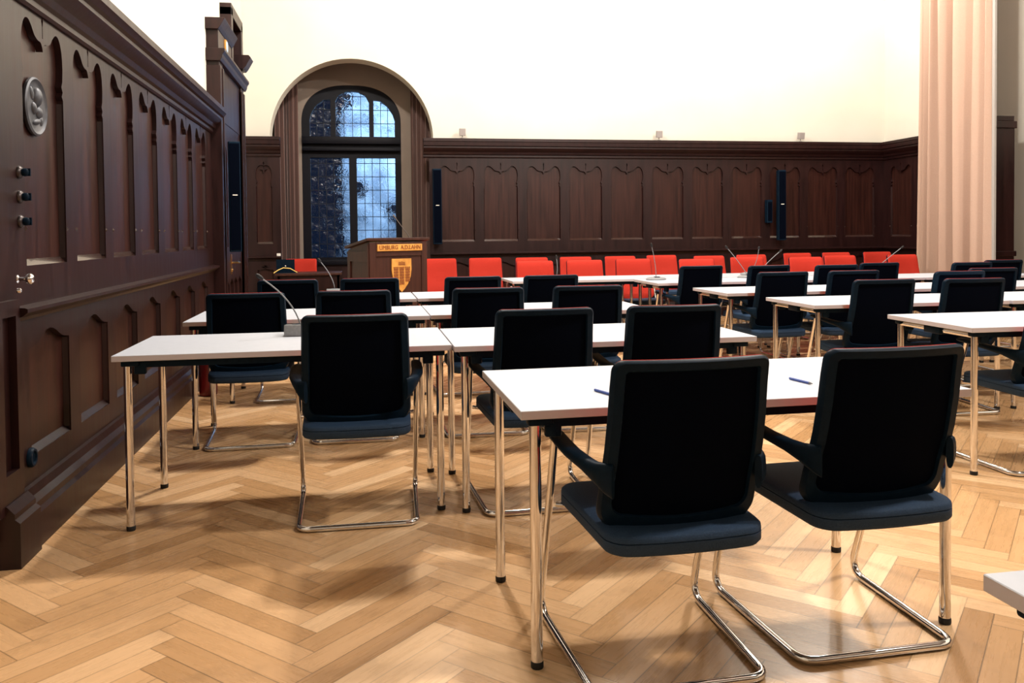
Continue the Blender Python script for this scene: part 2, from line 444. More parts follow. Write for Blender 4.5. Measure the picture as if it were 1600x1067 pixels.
# right wall panelling
bays_r = [(10.64-.597*k, 11.108-.597*k) for k in range(3)]
wainscot('trim_10', bays_r, 9.02, Yb-.03, lambda a, b, c: (Xr-.002-c, a, b), -1, 'y', Xr, 2.50)
structure(MB().sweep(cornice_prof(Xr-.03, -1, 2.492, .13, .25), 9.02, Yb-.03, 'y').sweep(rail_prof(Xr-.03, -1, .965), 9.02, Yb-.03, 'y').sweep(base_prof(Xr-.03, -1), 9.02, Yb-.03, 'y').build('trim_11', M_wood, smooth=25))
mb = MB().box(7.10, 7.385, 8.42, 8.66, 0, 2.38).box(7.08, 7.40, 8.40, 8.68, 2.36, 2.44).box(7.08, 7.37, 8.41, 8.68, 2.44, 2.50)
mb.box(7.08, 7.40, 8.40, 8.68, .90, .96).box(7.07, 7.41, 8.39, 8.69, 0, .16)
structure(mb.build('trim_12', M_wood, smooth=0, bevel=.006))

# ------------------------------------------------------------------ door portal on the left wall
XP = -1.245
mb = MB()
mb.box(-1.45, XP, 8.15, 8.34, 0, 2.86)                      # near jamb pier
mb.box(-1.45, XP, 9.60, 9.80, 0, 2.86)                      # far jamb pier
mb.box(-1.45, XP-.02, 8.34, 9.60, 2.32, 2.86)               # head
mb.box(-1.45, XP+.02, 8.13, 9.82, 0, .18)
mb.box(-1.45, XP+.012, 8.13, 8.20, .18, 2.80).box(-1.45, XP+.012, 8.29, 8.34, .18, 2.80)
mb.box(-1.45, XP+.012, 9.60, 9.65, .18, 2.80).box(-1.45, XP+.012, 9.75, 9.82, .18, 2.80)
mb.sweep([(-1.45, 2.84), (XP+.015, 2.84), (XP+.03, 2.87), (XP+.035, 2.90), (XP+.055, 2.93), (XP+.055, 2.955), (-1.45, 2.955)], 8.11, 9.86, 'y')
mb.box(-1.45, XP-.005, 8.15, 8.95, 2.95, 3.16)               # frieze block
mb.sweep([(-1.50, 3.13), (XP, 3.13), (XP+.02, 3.16), (XP+.04, 3.20), (XP+.06, 3.235), (-1.47, 3.235)], 8.11, 8.97, 'y')
structure(mb.build('trim_13', M_wood, smooth=0, bevel=.004))
mb = MB()
mb.box(-1.47, XP, 8.98, 9.08, 2.95, 3.56).box(-1.47, XP, 9.72, 9.82, 2.95, 3.56).box(-1.47, XP, 8.98, 9.82, 3.48, 3.60)
mb.box(-1.47, -1.36, 8.98, 9.82, 2.95, 3.5)
mb.sweep([(-1.45, 3.06), (XP+.02, 3.06), (XP+.05, 3.10), (XP+.10, 3.19), (XP+.08, 3.215), (-1.45, 3.215)], 9.66, 9.90, 'y')
structure(mb.build('trim_14', M_wood, smooth=0, bevel=.004))
# door leaf
dh = []
for a, b in ((8.42, 8.66), (8.72, 8.94), (9.00, 9.22), (9.28, 9.52)):
    m = (a+b)/2
    dh.append([(a, 1.115), (a, 2.0), (a+.02, 2.06), (a+.06, 2.10), (m-.02, 2.07), (m, 2.04), (m+.02, 2.07), (b-.06, 2.10), (b-.02, 2.06), (b, 2.0), (b, 1.115)])
    dh.append([(a, .30), (a, .74), (m, .80), (b, .74), (b, .30)])
vs, fs = poly2d([(8.34, .02), (9.60, .02), (9.60, 2.32), (8.34, 2.32)], dh, .03, lambda a, b, c: (-1.30+c, a, b))
mb = MB().add(vs, fs, 0).box(-1.35, -1.296, 8.34, 9.60, .02, 2.32, 1)
door = structure(mb.build('door_1', [M_wood, M_wood_panel], smooth=20))
mb = MB().box(-1.272, -1.262, 8.78, 8.83, .84, 1.04).tube([(-1.262, 8.805, .955), (-1.205, 8.805, .955), (-1.20, 8.83, .955), (-1.20, 8.93, .95)], .009, 10)
mb.lathe([(.014, 0), (.014, .012), (.005, .014)], 12, (-1.262, 8.805, .88), 'x')
mb.build('door_handle', M_brass, door)

# gilded little coat of arms on the portal frieze
cs = thing('coat_of_arms', 'small painted coat of arms on the wooden frieze over the doorway', 'emblem', (XP-.004, 8.55, 3.05))
sh = [(-.045, .07), (.045, .07), (.045, -.02), (.03, -.055), (0, -.075), (-.03, -.055), (-.045, -.02)]
vs, fs = poly2d(sh, [], .014, lambda a, b, c: (c, a, b))
MB().add(vs, fs).build('shield', M_gold, cs)
vs, fs = poly2d([(p*.7+.0, q*.75) for p, q in sh], [], .008, lambda a, b, c: (.014+c, a, b))
MB().add(vs, fs).build('shield_field', mat('pale_blue_enamel', (.35, .55, .80), .3), cs)

# ------------------------------------------------------------------ window in the niche
win = structure(MB().add(*poly2d(win_arch(.69, 3.33, 2.80), [
    [(-.657, .905), (-.123, .905), (-.123, 2.31), (-.657, 2.31)],
    [(-.017, .905), (.527, .905), (.527, 2.31), (-.017, 2.31)],
    [(-.657, 2.61), (-.37, 2.61), (-.37, 3.13), (-.46, 3.12), (-.57, 3.04), (-.64, 2.92), (-.657, 2.84)],
    [(-.30, 2.61), (.167, 2.61), (.167, 3.10), (.12, 3.19), (.02, 3.24), (-.067, 3.25), (-.155, 3.24), (-.255, 3.19), (-.30, 3.10)],
    [(.23, 2.61), (.527, 2.61), (.527, 2.84), (.50, 2.93), (.43, 3.04), (.33, 3.12), (.23, 3.13)]],
    .09, lambda a, b, c: (a, 12.12+c, b))).build('window_1', mat('black_window_oak', (.004, .004, .007), .5, spec=.12), smooth=20))
MB().box(-.78, .62, 12.02, 12.16, .80, .87).box(-.76, .60, 12.03, 12.10, 2.40, 2.44).box(-.76, .60, 12.04, 12.12, 2.50, 2.60).build('transom', win.data.materials[0], win, bevel=.005)
lights_ = [(-.657, -.123, .905, 2.31), (-.017, .527, .905, 2.31), (-.657, -.37, 2.61, 3.10), (-.30, .167, 2.61, 3.24), (.23, .527, 2.61, 3.10)]
for (x0, x1, z0, z1) in lights_:
    p = MB().box(x0-.01, x1+.01, 12.160, 12.164, z0-.01, z1+.02).build('window_pane', M_glass, win, smooth=0)
    nx = max(2, round((x1-x0)/.107)); nz = max(2, round((z1-z0)/.19))
    mb = MB()
    for i in range(1, nx): mb.box(x0+(x1-x0)*i/nx-.004, x0+(x1-x0)*i/nx+.004, 12.154, 12.168, z0, z1)
    for i in range(1, nz+1):
        z = z0+.19*i
        if z < z1: mb.box(x0, x1, 12.153, 12.169, z-.004, z+.004)
    mb.build('lead_came', M_leadbar, p, smooth=0)
# dark boarding below the window
structure(MB().box(-.77, .61, 12.06, 12.1, 0, .80).build('trim_15', M_wood, smooth=0))

# outside: added backdrop wall and lamp for the cold brightness behind the glass
M_out = mottle(mat('backdrop_brightness', (.55, .62, .70), .9), 2.0, (.03, .05, .08), (.80, .88, .95), (1, 1, 1.5), 6)  # patchy outdoor brightness put into the backdrop colour
mb = MB().box(-.26, 3.2, 15.0, 15.3, -.2, 5.5)
ob = structure(mb.build('wall_backdrop', M_out, smooth=0))
mb = MB()
for (x, z) in ((.02, 2.02), (.55, 3.62), (.62, 1.60), (-.2, 3.55)): mb.box(x-.11, x+.11, 14.95, 15.02, z-.12, z+.14)
structure(mb.build('backdrop_patches', mat('dark_backdrop_patch', (.01, .012, .02), .2), smooth=0))  # dark patches added to break up the bright backdrop
d = bpy.data.lights.new('backdrop_light', 'AREA'); d.energy = 230; d.color = (.62, .80, 1.0); d.size = .6  # added light that brightens the backdrop wall, no known lamp
o = bpy.data.objects.new('backdrop_light', d); o.location = (1.3, 13.1, 3.6)
o.rotation_euler = (Vector((.4, 15, 2.2))-Vector(o.location)).to_track_quat('-Z', 'Y').to_euler(); C.objects.link(o)

# ------------------------------------------------------------------ curtains
def curtain(name, p0, p1, z0, z1, amp, folds, m, label, seed=1, lining=None, taper=.0, thick=.006, widths=None):
    """cloth hung along p0-p1 with uneven folds"""
    rnd = random.Random(seed)
    p0 = Vector(p0); p1 = Vector(p1); t = (p1-p0); Ln = t.length; t.normalize(); nrm = Vector((-t.y, t.x))
    ws = widths or [rnd.uniform(.6, 1.5) for _ in range(folds)]; tot = sum(ws)
    xs = []; acc = 0
    for k in range(folds):
        for j in range(10):
            xs.append(((acc+ws[k]*j/10)/tot, k, j/10))
        acc += ws[k]
    xs.append((1, folds-1, 1.0))
    amps = [amp*rnd.uniform(.8, 1.2)*(min(1.5, ws[min(k, folds-1)]*folds/tot) if widths else 1) for k in range(folds+1)]
    rows = 14; front = []; back = []
    for r in range(rows+1):
        v = r/rows; z = z0+(z1-z0)*v
        fr, bk = [], []
        for (u, k, j) in xs:
            A = amps[k]*(1-j)+amps[min(k+1, folds)]*j
            wav = math.sin(2*PI*j)*A*(1-.25*v)+.012*math.sin(7*u+3*v+seed)
            uu = u + .018*math.sin(4*v+k*1.7)*math.sin(PI*u)
            half = Ln*(1+taper*(1-v))
            pos = (p0+p1)/2 + t*((uu-.5)*half) + nrm*wav
            fr.append((pos.x, pos.y, z)); q = pos+nrm*thick; bk.append((q.x, q.y, z))
        front.append(fr); back.append(bk)
    n = len(xs)
    mb = MB()
    rings = [front[r]+list(reversed(back[r])) for r in range(rows+1)]
    mb.loft(rings)
    o = mb.build(name, [m], smooth=60)
    if label: tag(o, label, 'curtain')
    return o
cur = curtain('curtain', (7.30, 9.95), (7.02, 8.32), 0.02, 5.9, .11, 8, M_curtain, 'tall peach curtain hanging in heavy folds beside the panelled corner', 5, taper=.06, widths=[.6, .55, .7, .55, 1.7, 1.5, 1.5, .9])
MB().box(6.985, 7.01, 8.26, 8.30, .05, 5.9).build('curtain_lining', M_lining, cur, smooth=0)
curtain('niche_curtain', (-1.10, 11.72), (-.80, 11.86), .02, 3.9, .035, 6, M_nichecurt, 'brown curtain drawn to the doorway side of the arched window niche', 2)
curtain('niche_curtain', (.74, 11.86), (1.06, 11.72), .02, 3.9, .035, 6, M_nichecurt, 'brown curtain drawn to the side of the window niche behind the lectern', 3)

# ------------------------------------------------------------------ chairs
def chair_contour(n_c=6, w0=.450, w1=.43, r0=.05, r1=.028, inset=0, z0=.445, z1=.905, inset_b=None, inset_t=None):
    ib = inset if inset_b is None else inset_b; it = inset if inset_t is None else inset_t
    r0 = max(.012, r0-inset*.6); r1 = max(.01, r1-inset*.6)
    za, zb = z0+ib, z1-it; ha, hb = w0/2-inset, w1/2-inset
    P = []
    def arc(cx, cz, r, a0):
        for k in range(n_c+1):
            a = a0+PI/2*k/n_c
            P.append((cx+r*math.cos(a), cz+r*math.sin(a)))
    def line(x0, z0_, x1, z1_, n):
        for k in range(1, n): P.append((x0+(x1-x0)*k/n, z0_+(z1_-z0_)*k/n))
    arc(ha-r0, za+r0, r0, -PI/2); line(ha, za+r0, hb, zb-r1, 9)
    arc(hb-r1, zb-r1, r1, 0); line(hb-r1, zb, -hb+r1, zb, 9)
    arc(-hb+r1, zb-r1, r1, PI/2); line(-hb, zb-r1, -ha, za+r0, 9)
    arc(-ha+r0, za+r0, r0, PI); line(-ha+r0, za, ha-r0, za, 9)
    return P
def back_y(z):
    K = [(.40, .136), (.46, .122), (.55, .094), (.65, .055), (.75, .032), (.82, .022), (.87, .012), (.905, .0), (.93, -.012)]
    for (a, ya), (b, yb) in zip(K, K[1:]):
        if z <= b: t = (z-a)/(b-a); return ya+(yb-ya)*t
    return K[-1][1]
def bend(x, z, dy):
    s = x/.215
    zz = z - .022*(1-s*s)*max(0, 1-(z-.44)/.25)*(1 if z < .69 else 0)
    return (x, back_y(z)+.028*s*s+dy, zz)
def ringed(mb, conts, cap_last=True):
    """concentric contours joined; last one filled towards its centre"""
    rings = conts
    mb.loft(rings, caps=False)
    if cap_last:
        last = rings[-1]; n = len(last); c = Vector((0, 0, 0))
        for p in last: c += Vector(p)
        c /= n
        for s0, s1 in ((1, .66), (.66, .33)):
            mb.loft([[Vector(c)+(Vector(p)-c)*s0 for p in last], [Vector(c)+(Vector(p)-c)*s1 for p in last]], caps=False)
        q = [Vector(c)+(Vector(p)-c)*.33 for p in last]
        mb.add(q+[c], [(i, (i+1) % n, n) for i in range(n)])
def make_chair():
    t = thing('conference_chair', '', 'chair')
    # frame of the backrest: a moulded ring
    O = chair_contour(); I = chair_contour(inset=.034, inset_b=.046, inset_t=.030)
    Om = chair_contour(inset=.006); Im = chair_contour(inset=.030, inset_b=.042, inset_t=.026)
    mb = MB()
    rings = [[bend(x, z, .004) for x, z in O], [bend(x, z, -.006) for x, z in Om], [bend(x, z, -.006) for x, z in Im], [bend(x, z, .002) for x, z in I], [bend(x, z, .016) for x, z in I], [bend(x, z, .016) for x, z in O]]
    mb.loft(rings, closed=True)
    mb.build('backrest_frame', M_black, t, 40)
    mb = MB(); P = chair_contour(inset=.030, inset_b=.042, inset_t=.026)
    conts = [[bend(x, z, .006) for x, z in P]]
    cx, cz = 0, .68
    for s in (.8, .6, .4, .2): conts.append([bend(cx+(x-cx)*s, cz+(z-cz)*s, .006) for x, z in P])
    mb.loft(conts, caps=False)
    q = conts[-1]; mb.add(q+[bend(cx, cz, .006)], [(i, (i+1) % len(q), len(q)) for i in range(len(q))])
    mb.build('mesh_panel', M_net, t, 60)
    mb = MB()
    def cc(i, dy, s=1.0, z1=.910):
        P = chair_contour(inset=i, z1=z1, z0=.455)
        return [bend(x*s, cz+(z-cz)*s, dy) for x, z in P]
    rr = [cc(.008, .014), cc(.004, .020), cc(.010, .030), cc(.030, .036)]
    for s in (.8, .55, .3): rr.append(cc(.030, .038, s))
    mb.loft(rr, caps=False)
    q = rr[-1]; mb.add(q+[bend(0, cz, .038)], [(i, (i+1) % len(q), len(q)) for i in range(len(q))])
    q = rr[0]
    mb.build('back_cushion', M_red, t, 50)
    # seat
    hw0, hw1, y0, y1, r = .222, .236, .060, .520, .055
    cy = (y0+y1)/2
    base = []
    for cx_, cy_, a0 in ((hw0-r, y0+r, -PI/2), (hw1-r, y1-r, 0), (-hw1+r, y1-r, PI/2), (-hw0+r, y0+r, PI)):
        base += [(cx_+r*math.cos(a0+PI/2*k/6), cy_+r*math.sin(a0+PI/2*k/6)) for k in range(7)]
    outl = []
    for i, p in enumerate(base):
        outl.append(p); q = base[(i+1) % len(base)]
        if math.dist(p, q) > .2:
            outl += [(p[0]+(q[0]-p[0])*k/8, p[1]+(q[1]-p[1])*k/8) for k in range(1, 8)]
    outl = [(x, y-.022*(1-(x/.24)**2)*max(0, 1-(y-.06)/.12) if y < .18 else y) for x, y in outl]
    def seat_ring(sc_, z):
        return [(x*sc_, cy+(y-cy)*sc_, z+.02*(y-.06)) for x, y in outl]
    mb = MB()
    mb.loft([seat_ring(.90, .392), seat_ring(.975, .396), seat_ring(1.0, .405), seat_ring(1.0, .428), seat_ring(.985, .4285), seat_ring(1.0, .4315), seat_ring(.995, .443), seat_ring(.97, .449), seat_ring(.80, .452), seat_ring(.5, .450)])
    mb.build('seat', M_seat, t, 45)
    # tube frame: two uprights, floor runners and rear crossbar in one bent tube
    def fillet(pts, rad, n=6):
        out = [Vector(pts[0])]
        for i in range(1, len(pts)-1):
            p, a, b = Vector(pts[i]), Vector(pts[i-1]), Vector(pts[i+1])
            r = rad[i]; u = (a-p).normalized(); v = (b-p).normalized()
            A = p+u*r; B = p+v*r
            for k in range(n+1):
                s = k/n; out.append(A*(1-s)**2+p*2*s*(1-s)+B*s*s)
        out.append(Vector(pts[-1])); return out
    pts = [(-.262, .415, .625), (-.258, .560, .10), (-.246, .640, .013), (-.240, .112, .013), (.240, .112, .013), (.246, .640, .013), (.258, .560, .10), (.262, .415, .625)]
    pts = [(-.266, .425, .625), (-.263, .650, .013), (-.244, .104, .013), (.244, .104, .013), (.263, .650, .013), (.266, .425, .625)]
    path = fillet(pts, [0, .085, .055, .055, .085, 0])
    mb = MB().tube(path, .0122, 14)
    mb.build('tube_frame', M_chrome, t, 60)
    mb = MB().tube([(-.252, .478, .405), (-.20, .462, .400), (.20, .462, .400), (.252, .478, .405)], .009, 10)
    mb.tube([(-.15, .46, .40), (-.13, .12, .395), (.13, .12, .395), (.15, .46, .40)], .008, 8)
    mb.build('seat_bracket', M_chrome, t, 60)
    # armrests
    for s in (-1, 1):
        mb = MB()
        secs = [((.203, .078, .585), (.010, .045)), ((.218, .092, .592), (.014, .040)), ((.232, .125, .600), (.017, .028)), ((.245, .18, .610), (.022, .018)),
                ((.260, .26, .620), (.025, .013)), ((.265, .34, .628), (.025, .012)), ((.265, .42, .634), (.024, .012)), ((.264, .475, .636), (.020, .010)), ((.263, .492, .634), (.012, .006))]
        rings = []
        for i, (c, (hw, hh)) in enumerate(secs):
            a = Vector(secs[max(0, i-1)][0]); b = Vector(secs[min(len(secs)-1, i+1)][0])
            tt = (b-a); tt.z = 0; tt.normalize(); side = Vector((tt.y, -tt.x, 0))
            ring = []
            for k in range(14):
                an = 2*PI*k/14
                e = lambda v: math.copysign(abs(v)**.75, v)
                p = Vector(c)+side*hw*e(math.cos(an))+Vector((0, 0, hh*e(math.sin(an))))
                ring.append((p.x*s, p.y, p.z))
            rings.append(ring)
        mb.loft(rings)
        mb.build('armrest', M_black, t, 60)
    return t

proto = make_chair()
used = [False]
def place_chair(x, y, rz, label, group):
    o = proto if not used[0] else copy_tree(proto)
    used[0] = True
    o.location = (x, y, 0); o.rotation_euler = (0, 0, rz)
    o['label'] = label; o['group'] = group
G1 = 'black backed chairs at the white tables'
L = []
fr = [('T1', .838, 1.985, .025, 'large black-backed chair at the front table, its arm beside the table leg'),
      ('T2', 1.458, 2.045, .02, 'large black-backed chair at the front table whose arm touches its neighbour, on the aisle side'),
      ('A1', -.021, 3.42, -.012, 'black-backed chair on its own at the white table nearest the round relief'),
      ('A2', .778, 3.45, .018, 'black-backed chair on the lectern side of a pair at the second table row'),
      ('A3', 1.358, 3.45, -.045, 'black-backed chair at the aisle end of the second table row'),
      ('B1', -.632, 4.872, .022, 'black-backed chair nearest the panelled wall, red extinguisher beyond it'),
      ('B2', -.037, 4.89, -.018, 'black-backed chair directly ahead of the lone chair, microphone base beside it'),
      ('B3', .749, 4.87, -.024, 'black-backed chair in the third row with its top below a red empty chair'),
      ('B4', 1.36, 4.87, -.036, 'black-backed chair at the aisle end of the third table row'),
      ('C1', -.513, 6.22, -.008, 'black-backed chair in the fourth row in front of the desk with the laptop'),
      ('C2', .073, 6.22, .002, 'black-backed chair in the fourth row straight in front of the lectern'),
      ('C3', .838, 6.18, .04, 'black-backed chair in the fourth row just past the lectern'),
      ('C4', 1.435, 6.17, .045, 'black-backed chair at the aisle end of the fourth row'),
      ('RA1', 3.40, 3.48, -.03, 'cropped black-backed chair at the picture edge with its seat under a table corner'),
      ('RB1', 3.32, 4.83, -.04, 'black-backed chair at the aisle corner table ahead of the second front chair'),
      ('RB2', 3.90, 4.74, -.06, 'black-backed chair next to the aisle chair, closer to the window bay'),
      ('RC1', 3.225, 5.96, .02, 'black-backed chair at the aisle end of the row three from the red chairs'),
      ('RC2', 3.82, 5.95, -.029, 'second black-backed chair from the aisle in the row three from the red chairs'),
      ('RC3', 4.475, 5.595, 0, 'third black-backed chair from the aisle in the row three from the red chairs'),
      ('RC4', 5.033, 5.92, -.061, 'fourth black-backed chair from the aisle, under the foot of the pilaster'),
      ('RD1', 3.12, 7.28, .05, 'black-backed chair at the aisle end of the row facing the red chairs'),
      ('RD2', 3.715, 7.12, .08, 'black-backed chair turned a little, beside a grey microphone base, facing the red chairs'),
      ('RD3', 4.305, 6.98, .0, 'third black-backed chair from the aisle in the row facing the red chairs'),
      ('RD4', 4.916, 7.24, .05, 'fourth black-backed chair from the aisle in the row facing the red chairs'),
      ('RD5', 5.712, 6.985, .01, 'black-backed chair at the foot of the peach curtain'),
      ('RD6', 6.378, 7.37, -.024, 'black-backed chair beyond the peach curtain, farthest from the aisle')]
for n_, x, y, rz, lab in fr: place_chair(x, y, rz, lab, G1)
G2 = 'red chairs against the back wall'
K = [(1.010, 10.75, 0, 'red chair half hidden by the edge of the lectern'),
     (1.598, 10.76, .004, 'red chair standing free between the lectern and the red pairs'),
     (2.178, 10.60, .0, 'red chair by the back wall, behind the first chair of the far table'),
     (2.76, 10.60, 0, 'red chair by the back wall, behind the second chair of the far table'),
     (3.352, 10.58, .03, 'red chair by the back wall, beside the grey mic base end of the far table'),
     (3.98, 10.74, .02, 'red chair by the back wall behind the thin upright microphone'),
     (4.398, 10.15, .04, 'red chair pulled out a bit from the wall before the wooden panels'),
     (5.077, 10.35, .014, 'red chair by the back wall behind a tilted microphone stem'),
     (5.94, 10.72, .04, 'red chair by the back wall below the small black wall box'),
     (6.54, 10.74, -.0, 'red chair by the back wall just past the black column speaker'),
     (7.16, 10.72, -.03, 'red chair by the back wall nearest the room corner'),
     (6.627, 9.42, .05, 'red chair closest to the peach curtain')]
for x, y, rz, lab in K: place_chair(x, y, PI+rz, lab, G2)
G3 = 'red chairs pushed up to the far table'
J = [(1.95, 9.33, .03, 'red chair at the lectern end of the far white table'),
     (2.53, 9.33, .03, 'second red chair along the far white table from the lectern'),
     (3.16, 9.47, 0, 'red chair at the far table with the flat grey microphone base before it'),
     (3.79, 9.10, .0, 'red chair at the far table seen above the aisle chair of the facing row'),
     (4.575, 9.45, 0, 'red chair at the far table with two thin microphone stems crossing it'),
     (5.165, 9.13, 0, 'red chair at the far table under the black column speaker'),
     (5.82, 9.48, 0, 'red chair at the far table, next to the one by the curtain')]
for x, y, rz, lab in J: place_chair(x, y, PI+rz, lab, G3)
place_chair(-.767, 11.62, PI-.12, 'red chair behind the brown desk with the laptop', 'red chair behind the desk')

# ------------------------------------------------------------------ tables
def make_table():
    t = thing('folding_table', '', 'table')
    tt = MB().box(0, 1.4, 0, .7, .7155, .740).build('tabletop', [M_white_top, M_edge_shade], t, 0)
    me = tt.data
    for p in me.polygons:
        if abs(p.normal.z) < .5: p.material_index = 1
    bm = bmesh.new(); bm.from_mesh(me)
    bmesh.ops.bevel(bm, geom=list(bm.edges), offset=.0015, segments=1, affect='EDGES'); bm.to_mesh(me); bm.free()
    for (x, y) in ((.05, .05), (1.35, .05), (.05, .65), (1.35, .65)):
        lg = MB().tube([(x, y, .018), (x, y, .70)], .0168, 18).build('leg', M_chrome, t, 60)
        MB().lathe([(.0172, 0), (.0185, .004), (.0185, .016), (.0172, .020)], 16, (x, y, 0)).build('foot_cap', M_rubber, lg, 40)
    for x, s in ((.05, 1), (1.35, -1)):
        mb = MB().tube([(x, .05, .694), (x, .65, .694)], .013, 12)
        mb.tube([(x+.05*s, .16, .690), (x+.05*s, .54, .690)], .011, 10)
        mb.build('end_rail', M_chrome, t, 60)
        mb = MB().box(x-.024, x+.075*s if s > 0 else x+.024, .285, .415, .674, .7155) if s > 0 else MB().box(x-.075, x+.024, .285, .415, .674, .7155)
        mb.build('rail_clamp', M_black, t, 40, bevel=.006)
    for y in (.05, .65):
        MB().box(.09, 1.31, y-.011, y+.011, .684, .7155).build('side_rail', M_black, t, 0)
    for (x, y) in ((.05, .05), (1.35, .05), (.05, .65), (1.35, .65)):
        s = 1 if x < .5 else -1; q = 1 if y < .3 else -1
        mb = MB().box(min(x-.022*s, x+.05*s), max(x-.022*s, x+.05*s), y-.022, y+.022, .690, .7155)
        mb.box(min(x+.028*s, x+.075*s), max(x+.028*s, x+.075*s), y-.012, y+.012, .655, .70)
        mb.build('leg_bracket', M_black, t, 40, bevel=.005)
    return t
tp = make_table(); tused = [False]
def place_table(x, y, rz, label):
    o = tp if not tused[0] else copy_tree(tp)
    tused[0] = True
    o.location = (x, y, 0); o.rotation_euler = (0, 0, rz); o['label'] = label; o['group'] = 'white folding tables'
place_table(.428, 2.24, .006, 'white folding table at the front with the two large chairs')
place_table(-1.007, 3.66, -.004, 'white folding table with its corner beside the panelled wall, lone chair at it')
place_table(.398, 3.595, -.004, 'white folding table butted slightly forward against the lone chair table, aisle end')
place_table(-.992, 5.00, -.001, 'white folding table of the third row with its end by the panelled wall')
place_table(.415, 5.01, .003, 'white folding table ending the third row at the aisle')
place_table(-.98, 6.33, 0, 'white folding table of the fourth row before the desk with the laptop')
place_table(.43, 6.34, 0, 'white folding table of the fourth row in front of the lectern')
place_table(2.945, 3.62, -.028, 'white folding table across the aisle, the one most in front, cropped by the edge')
place_table(2.885, 4.96, -.028, 'white folding table across the aisle, chrome end frame seen behind the second large chair')
place_table(4.305, 4.915, -.02, 'white folding table continuing the second row across the aisle')
place_table(2.81, 6.10, -.007, 'white folding table across the aisle, end of the third row there')
place_table(4.215, 6.09, -.007, 'white folding table in the middle of the third row across the aisle')
place_table(5.62, 6.08, -.007, 'white folding table of the third row nearest the window bay')
place_table(2.751, 7.48, 0, 'white folding table with the flat grey microphone base on its aisle corner')
place_table(4.155, 7.48, 0, 'white folding table in the middle of the row facing the red chairs')
place_table(5.56, 7.48, 0, 'white folding table in front of the foot of the peach curtain')
place_table(1.507, 8.25, 0, 'white folding table at the lectern end of the far row of red chairs')
place_table(2.912, 8.25, 0, 'second white folding table along the red chairs from the lectern')
place_table(4.317, 8.25, 0, 'third white folding table along the red chairs from the lectern')
place_table(.862, .337, 0, 'white table corner cut off in front, with thick chrome end legs')

# ------------------------------------------------------------------ lectern
lec = thing('lectern', 'dark wooden lectern with gilded town name and shield', 'lectern', (.10, 9.0, 0), math.radians(23))
W_, D_ = .675, .56
mb = MB().box(0, W_, 0, .03, 0, 1.14)
mb.box(0, .075, -.016, 0, .0, 1.14).box(W_-.06, W_, -.016, 0, .0, 1.14).box(0.075, W_-.06, -.016, 0, .99, 1.14).box(.075, W_-.06, -.016, 0, 0, .20)
mb.build('front_panel', M_walnut, lec, 0, bevel=.003)
for x in (0, W_-.03):
    mb = MB()
    s = -.016 if x == 0 else .03
    pr = [(0.03, 0), (D_, 0), (D_, 1.055), (.03, 1.14)]
    mb.loft([[(x, a, b) for a, b in pr], [(x+.03, a, b) for a, b in pr]])
    xx0, xx1 = (x-.014, x) if x == 0 else (x+.03, x+.044)
    mb.box(xx0, xx1, 0.0, .07, 0, 1.12).box(xx0, xx1, D_-.07, D_, 0, 1.04).box(xx0, xx1, .07, D_-.07, .93, 1.04).box(xx0, xx1, .07, D_-.07, 0, .2)
    mb.build('side_panel', M_walnut, lec, 0)
pr = [(-.035, 1.158), (D_+.03, 1.068), (D_+.03, 1.098), (-.035, 1.188)]
MB().loft([[(-.035, a, b) for a, b in pr], [(W_+.035, a, b) for a, b in pr]]).build('reading_board', M_walnut, lec, 0, bevel=.004)
nm = MB().box(.085, .615, -.034, -.016, 1.045, 1.118).build('name_board', M_gold, lec, 0, bevel=.003)
def text_mesh(body, size, depth, fn, name, m, parent):
    cu = bpy.data.curves.new('tmp', 'FONT'); cu.body = body; cu.size = size; cu.extrude = depth/2; cu.align_x = 'CENTER'; cu.align_y = 'CENTER'
    ob = bpy.data.objects.new('tmp', cu); C.objects.link(ob)
    dg = bpy.context.evaluated_depsgraph_get()
    me = bpy.data.meshes.new_from_object(ob.evaluated_get(dg)); bpy.data.objects.remove(ob)
    vs = [fn(v.co.x, v.co.y, v.co.z+depth/2) for v in me.vertices]; fs = [tuple(p.vertices) for p in me.polygons]
    return MB().add(vs, fs).build(name, m, parent, 0)
text_mesh('LIMBURG  A.D.LAHN', .062, .005, lambda a, b, c: (.35+a*.86, -.034-c, 1.082+b), 'lettering', M_gold_dark, nm)
shl = [(-.115, .17), (.115, .17), (.117, .05), (.105, -.03), (.075, -.10), (.035, -.155), (0, -.19), (-.035, -.155), (-.075, -.10), (-.105, -.03), (-.117, .05)]
vs, fs = poly2d(shl, [], .018, lambda a, b, c: (.372+a, -.001-c, .79+b))
sp_ = MB().add(vs, fs).build('shield', M_gold, lec, 0)
mb = MB()
def rel(x0, x1, z0, z1): mb.box(.372+x0, .372+x1, -.025, -.019, .79+z0, .79+z1)
for cx_ in (-.068, 0, .068):                       # three towers of brickwork
    for r_ in range(6):
        z = .065-.030*r_
        hw = .026
        if cx_ != 0 and z < -.075: continue
        rel(cx_-hw, cx_-.002, z-.022, z); rel(cx_+.002, cx_+hw, z-.022, z)
    rel(cx_-.028, cx_-.014, .070, .082); rel(cx_-.006, cx_+.006, .070, .082); rel(cx_+.014, cx_+.028, .070, .082)
for k in range(-2, 3):                              # crown
    rel(k*.016-.004, k*.016+.004, .118, .142-.004*abs(k))
rel(-.040, .040, .104, .114)
mb.build('shield_carving', M_gold_dark, sp_, 0)
mb = MB().tube([(.52, .06, 1.17), (.46, .03, 1.24), (.385, .0, 1.31), (.30, -.03, 1.40)], .004, 8)
mb.lathe([(.02, 0), (.018, .01), (.006, .02)], 12, (.52, .06, 1.165))
mb.tube([(.30, -.03, 1.40), (.27, -.04, 1.43)], .008, 8)
mb.build('microphone', mat('mic_stem_grey', (.25, .24, .24), .4, .6), lec, 50)

